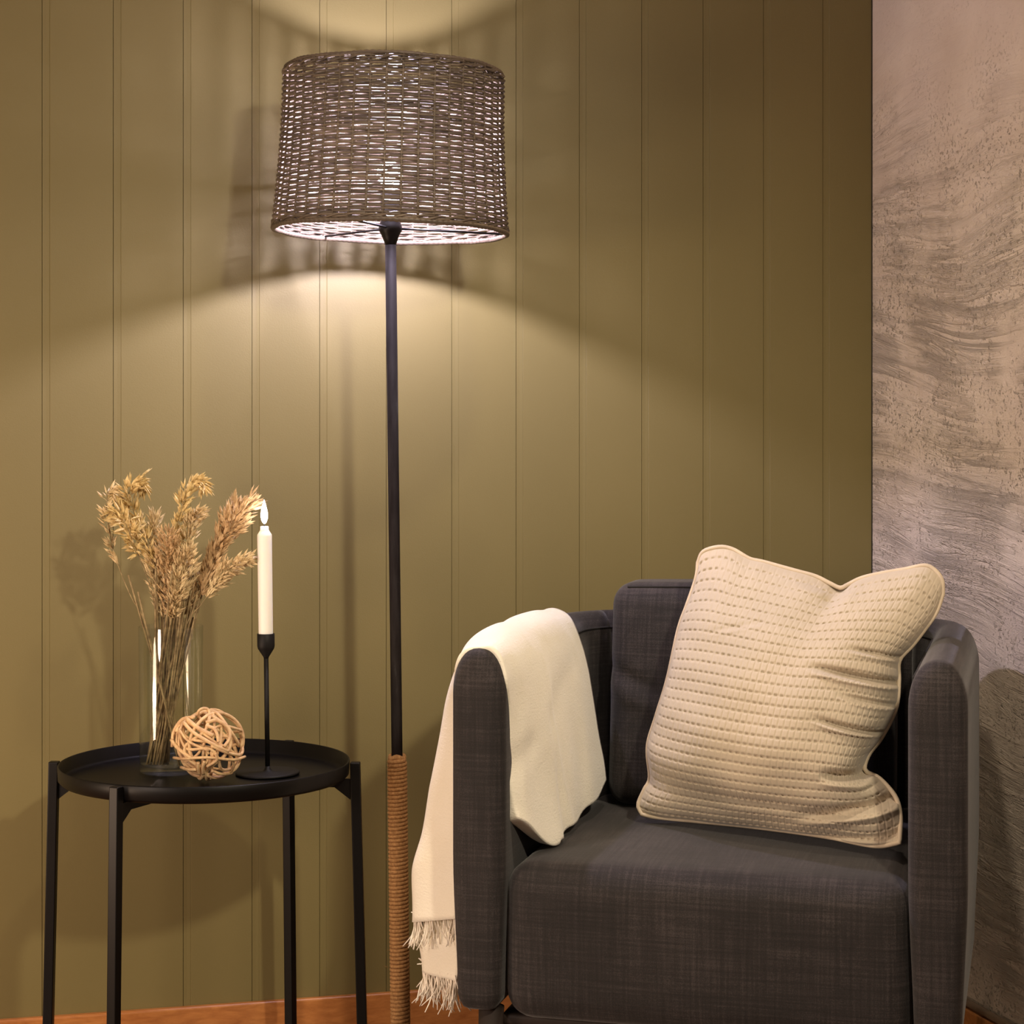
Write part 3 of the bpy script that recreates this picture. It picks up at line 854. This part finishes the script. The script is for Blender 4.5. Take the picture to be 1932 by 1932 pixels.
# lower outer layer
rowsC = [
    [(-.016,.255),(-.086,.252),(-.052,.255),(-.020,.258)],
    [(-.014,.31),(-.086,.31),(-.052,.31),(-.022,.31)],
    [(-.010,.38),(-.070,.38),(-.044,.38),(-.016,.38)],
    [(-.006,.45),(-.040,.45),(-.034,.45),(-.008,.45)],
]
G2 = bspline_grid(rowsC, [.085, .135, .22, .38], 40, 40)
u2 = np.linspace(0, 1, 40)[:, None]*np.ones((1, 40)); v2 = np.linspace(0, 1, 40)[None, :]*np.ones((40, 1))
under, Gi2, Go2 = cloth('under_layer', G2, .008, M['blanket'], blk, .003*np.abs(np.sin(u2*9+v2*4)))
def fringe(name, A, B, n, L, seed, vmax=.8):
    rs = random.Random(seed); mb = MB(); nv = A.shape[0]
    for k in range(n):
        t = rs.random()*vmax*(nv-1); i = min(int(t), nv-2); f = t-i
        a = Vector(A[i]*(1-f)+A[i+1]*f); b = Vector(B[i]*(1-f)+B[i+1]*f); p = a.lerp(b, rs.uniform(.15,.95)) + Vector((0,0,.004))
        Ls = L*rs.uniform(.75, 1.1); sx, sy = rs.gauss(0, .010), rs.gauss(0, .010)
        wv = rs.uniform(.0005, .0025); ph = rs.uniform(0, 6)
        pts = [p + Vector((sx*t_*t_-wv*math.sin(ph+t_*6), sy*t_*t_+wv*math.cos(ph+t_*5), -Ls*t_)) for t_ in np.linspace(0, 1, 7)]
        mb.tube(pts, [.0010,.0011,.0011,.0010,.0009,.0009,.0007], 5)
    for k in range(4):
        p = Vector(B[int(np.argmin(B[:, 0]))]) + Vector((.002, rs.uniform(-.01,.01), .004))
        mb.tube(catmull([p, p+Vector((-.008,0,.002)), p+Vector((-.016, 0, rs.uniform(-.004,.008)))], 4), .0008, 5)
    return mb.build(name, M['thread'], blk)
fringe('fringe', Gi[1], Go[1], 190, .050, 3)
fringe('fringe', Gi2[1], Go2[1], 150, .052, 4)

# ------------------------------------------------------------------ waffle cushion
top_e = [(1317,1062),(1327,1041),(1356,1032),(1382,1036),(1414,1054),(1440,1060),(1498,1076),(1538,1087),(1563,1099),(1585,1109),(1600,1103),(1625,1091),(1664,1081.5),(1708,1074),(1744,1067),(1763,1075),(1777,1094),(1779,1120)]
right_e = [(1779,1120),(1766,1156),(1744,1188),(1722,1217),(1697,1246),(1696,1283),(1693,1326),(1683,1355),(1661,1395),(1639,1424),(1632,1453),(1657,1467),(1679,1489),(1693,1511),(1699,1543),(1697,1590)]
bot_e = [(1211,1536),(1240,1542),(1313,1549),(1404,1558),(1494,1569),(1567,1580),(1650,1596),(1697,1590)]
left_e = [(1317,1062),(1315,1083),(1309,1105),(1295,1145),(1280,1188),(1259,1283),(1237,1355),(1222,1409),(1226,1467),(1216,1489),(1204,1518),(1211,1536)]
def resample(P, n):
    P = np.array([tuple(v) for v in catmull([(x, y, 0) for x, y in P], 8)])[:, :2]
    s = np.concatenate([[0], np.cumsum(np.linalg.norm(np.diff(P, axis=0), axis=1))]); t = np.linspace(0, s[-1], n)
    return np.stack([np.interp(t, s, P[:, 0]), np.interp(t, s, P[:, 1])], 1)
NCX, NCY, SUB = 40, 29, 11
NX, NY = NCX*SUB+1, NCY*SUB+1
Tt, Bb = resample(top_e, NX), resample(bot_e, NX)
Ll, Rr = resample(left_e, NY), resample(right_e, NY)
def soften(A, wid):
    n = len(A); t = np.linspace(0, 1, n)[:, None]; line = A[0]*(1-t) + A[-1]*t; D = A - line
    k = np.exp(-.5*(np.arange(-3*wid, 3*wid+1)/wid)**2); k /= k.sum()
    Dp = np.concatenate([-D[1:3*wid+1][::-1], D, -D[-3*wid-1:-1][::-1]])
    return line + np.stack([np.convolve(Dp[:, i], k, 'valid') for i in range(2)], 1)*.75
Ts, Rs_ = soften(Tt, 70), soften(Rr, 55)
Te, Re = Tt - Ts, Rr - Rs_
Tt0, Rr0 = Tt, Rr
Tt, Rr = Ts, Rs_
u = np.linspace(0, 1, NX)[None, :, None]; v = np.linspace(0, 1, NY)[:, None, None]
P = (1-v)*Tt[None] + v*Bb[None] + (1-u)*Ll[:, None] + u*Rr[:, None] \
    - ((1-u)*(1-v)*Tt[0] + u*(1-v)*Tt[-1] + (1-u)*v*Bb[0] + u*v*Bb[-1])
P = P + Te[None]*np.exp(-(v/.16)**1.3) + Re[:, None]*np.exp(-((1-u)/.13)**1.3)
U, Vv = u[:, :, 0]*np.ones((NY, 1)), v[:, :, 0]*np.ones((1, NX))
ylocal = (1-Vv)*(.375 - .085*U) + Vv*(.310 - .150*U)
# solve the chair depth plane for every outline position: gives true 3-D position in chair space
ua = (P[:, :, 0]-CX)/FPX; va = (P[:, :, 1]-HY)/FPX
ca, sa = math.cos(CA), math.sin(CA)
xl = (ua*(CO.y + ca*ylocal) - CO.x - sa*ylocal)/(ca + sa*ua)
Yw = CO.y - sa*xl + ca*ylocal
zl = EYE - va*Yw
S3 = np.stack([xl, ylocal, zl], 2)
def edge(t, p): return (1-np.abs(2*t-1)**p)
puff = (edge(U, 2.6)**.62)*(edge(Vv, 2.8)**.62)
pv = Vv**1.55
VP = np.where(Vv < .56, np.sin(PI/2*np.clip(Vv/.56, 0, 1))**.72, np.cos(PI/2*np.clip((Vv-.56)/.44, 0, 1))**.90)
puffF = (edge(U, 2.6)**.62)*VP
front = .128*puffF
def seg_dist(ax, ay, bx, by):
    dx, dy = bx-ax, by-ay; L2 = dx*dx+dy*dy
    t = np.clip(((P[:, :, 0]-ax)*dx+(P[:, :, 1]-ay)*dy)/L2, 0, 1)
    return np.hypot(P[:, :, 0]-ax-t*dx, P[:, :, 1]-ay-t*dy), t
def crease(ax, ay, bx, by, w_, dep, ridge=.5):
    global front
    d, t = seg_dist(ax, ay, bx, by)
    k = smoothstep(0, .5, t) 
    sgn = (P[:, :, 1] - (ay + (by-ay)*t))
    front = front - dep*k*np.exp(-(d/w_)**2) + ridge*dep*k*np.exp(-((sgn-1.6*w_)/w_)**2)*np.exp(-((d-1.6*w_)/w_)**2)
crease(1530,1250,1696,1288,6.5,.021)
crease(1600,1218,1697,1240,5,.010)
crease(1590,1300,1694,1330,5,.011)
crease(1545,1335,1665,1378,5,.015)
crease(1560,1432,1636,1452,9,.022,.35)
crease(1480,1520,1696,1500,13,.017)
crease(1500,1568,1690,1572,9,.006)
crease(1340,1195,1450,1175,5,.0025)
crease(1330,1470,1560,1505,14,.004)
crease(1500,1088,1586,1112,12,.008)
crease(1560,1150,1588,1108,16,.012)
front += .0015*np.sin(P[:, :, 0]*.045+P[:, :, 1]*.03) + .0012*np.sin(P[:, :, 0]*.02-P[:, :, 1]*.07)
# waffle weave: puffed cells with a short dash shaped pit between rows
cu, cv = U*NCX, Vv*NCY
fu, fv = np.abs((cu % 1)-.5)*2, np.abs((cv % 1)-.5)*2       # 1 at cell borders
fade = np.clip(np.minimum(np.minimum(U, 1-U)/.03, np.minimum(Vv, 1-Vv)/.03), 0, 1)
pit = np.exp(-((1-fv)/.20)**2)*np.exp(-(((cu % 1)-.5)/.27)**4)
cell = -.0011*np.exp(-((1-fu)/.22)**2) - .0009*np.exp(-((1-fv)/.25)**2)
wob = .75+.25*np.sin(cu*1.3)*np.sin(cv*2.1)
front += fade*(cell - .0048*pit*wob)
nrm = np.array([-.04, -1.0, .10]); nrm /= np.linalg.norm(nrm)
Fr = S3 + nrm*front[:, :, None]
# sag: the filling sinks toward the lower half
Fr[:, :, 2] -= .020*puff*smoothstep(.30, .85, Vv)
Fr[:, :, 2] = np.maximum(Fr[:, :, 2], .4525)
Bk = S3 - nrm*(.060*puff)[:, :, None]
st = 4
Bk = Bk[::st, ::st] if False else Bk
cush = empty('cushion', tuple(CO), (0, 0, -CA))
tag(cush, 'square beige waffle weave cushion with piped edge leaning in the armchair', 'cushion')
V = np.concatenate([Fr.reshape(-1, 3), Bk.reshape(-1, 3)]); b = NX*NY
ii, jj = np.meshgrid(np.arange(NY-1), np.arange(NX-1), indexing='ij'); p = (ii*NX+jj).ravel()
Ff = np.stack([p, p+NX, p+NX+1, p+1], 1); Fb = np.stack([p, p+1, p+NX+1, p+NX], 1)+b
me = bpy.data.meshes.new('cover')
fc = np.concatenate([Ff, Fb])
me.vertices.add(len(V)); me.vertices.foreach_set('co', V.astype(np.float32).ravel())
me.loops.add(len(fc)*4); me.loops.foreach_set('vertex_index', fc.astype(np.int32).ravel())
me.polygons.add(len(fc)); me.polygons.foreach_set('loop_start', np.arange(0, len(fc)*4, 4, dtype=np.int32))
me.polygons.foreach_set('loop_total', np.full(len(fc), 4, dtype=np.int32)); me.update(calc_edges=True); me.validate()
me.polygons.foreach_set('use_smooth', [True]*len(me.polygons)); me.materials.append(M['pillow'])
co = bpy.data.objects.new('cover', me); COL.objects.link(co); co.parent = cush
ring = [S3[0, j] for j in range(0, NX, 5)] + [S3[i, -1] for i in range(0, NY, 5)] + [S3[-1, j] for j in range(NX-1, 0, -5)] + [S3[i, 0] for i in range(NY-1, 0, -5)]
ring2 = []
for q in ring:
    q = Vector(q)
    q.z = max(q.z, .4545)
    if not ring2 or (q-ring2[-1]).length > .002: ring2.append(q)
mb = MB(); mb.tube(ring2, .0034, 8, closed=True); mb.build('piping', M['piping'], cush)
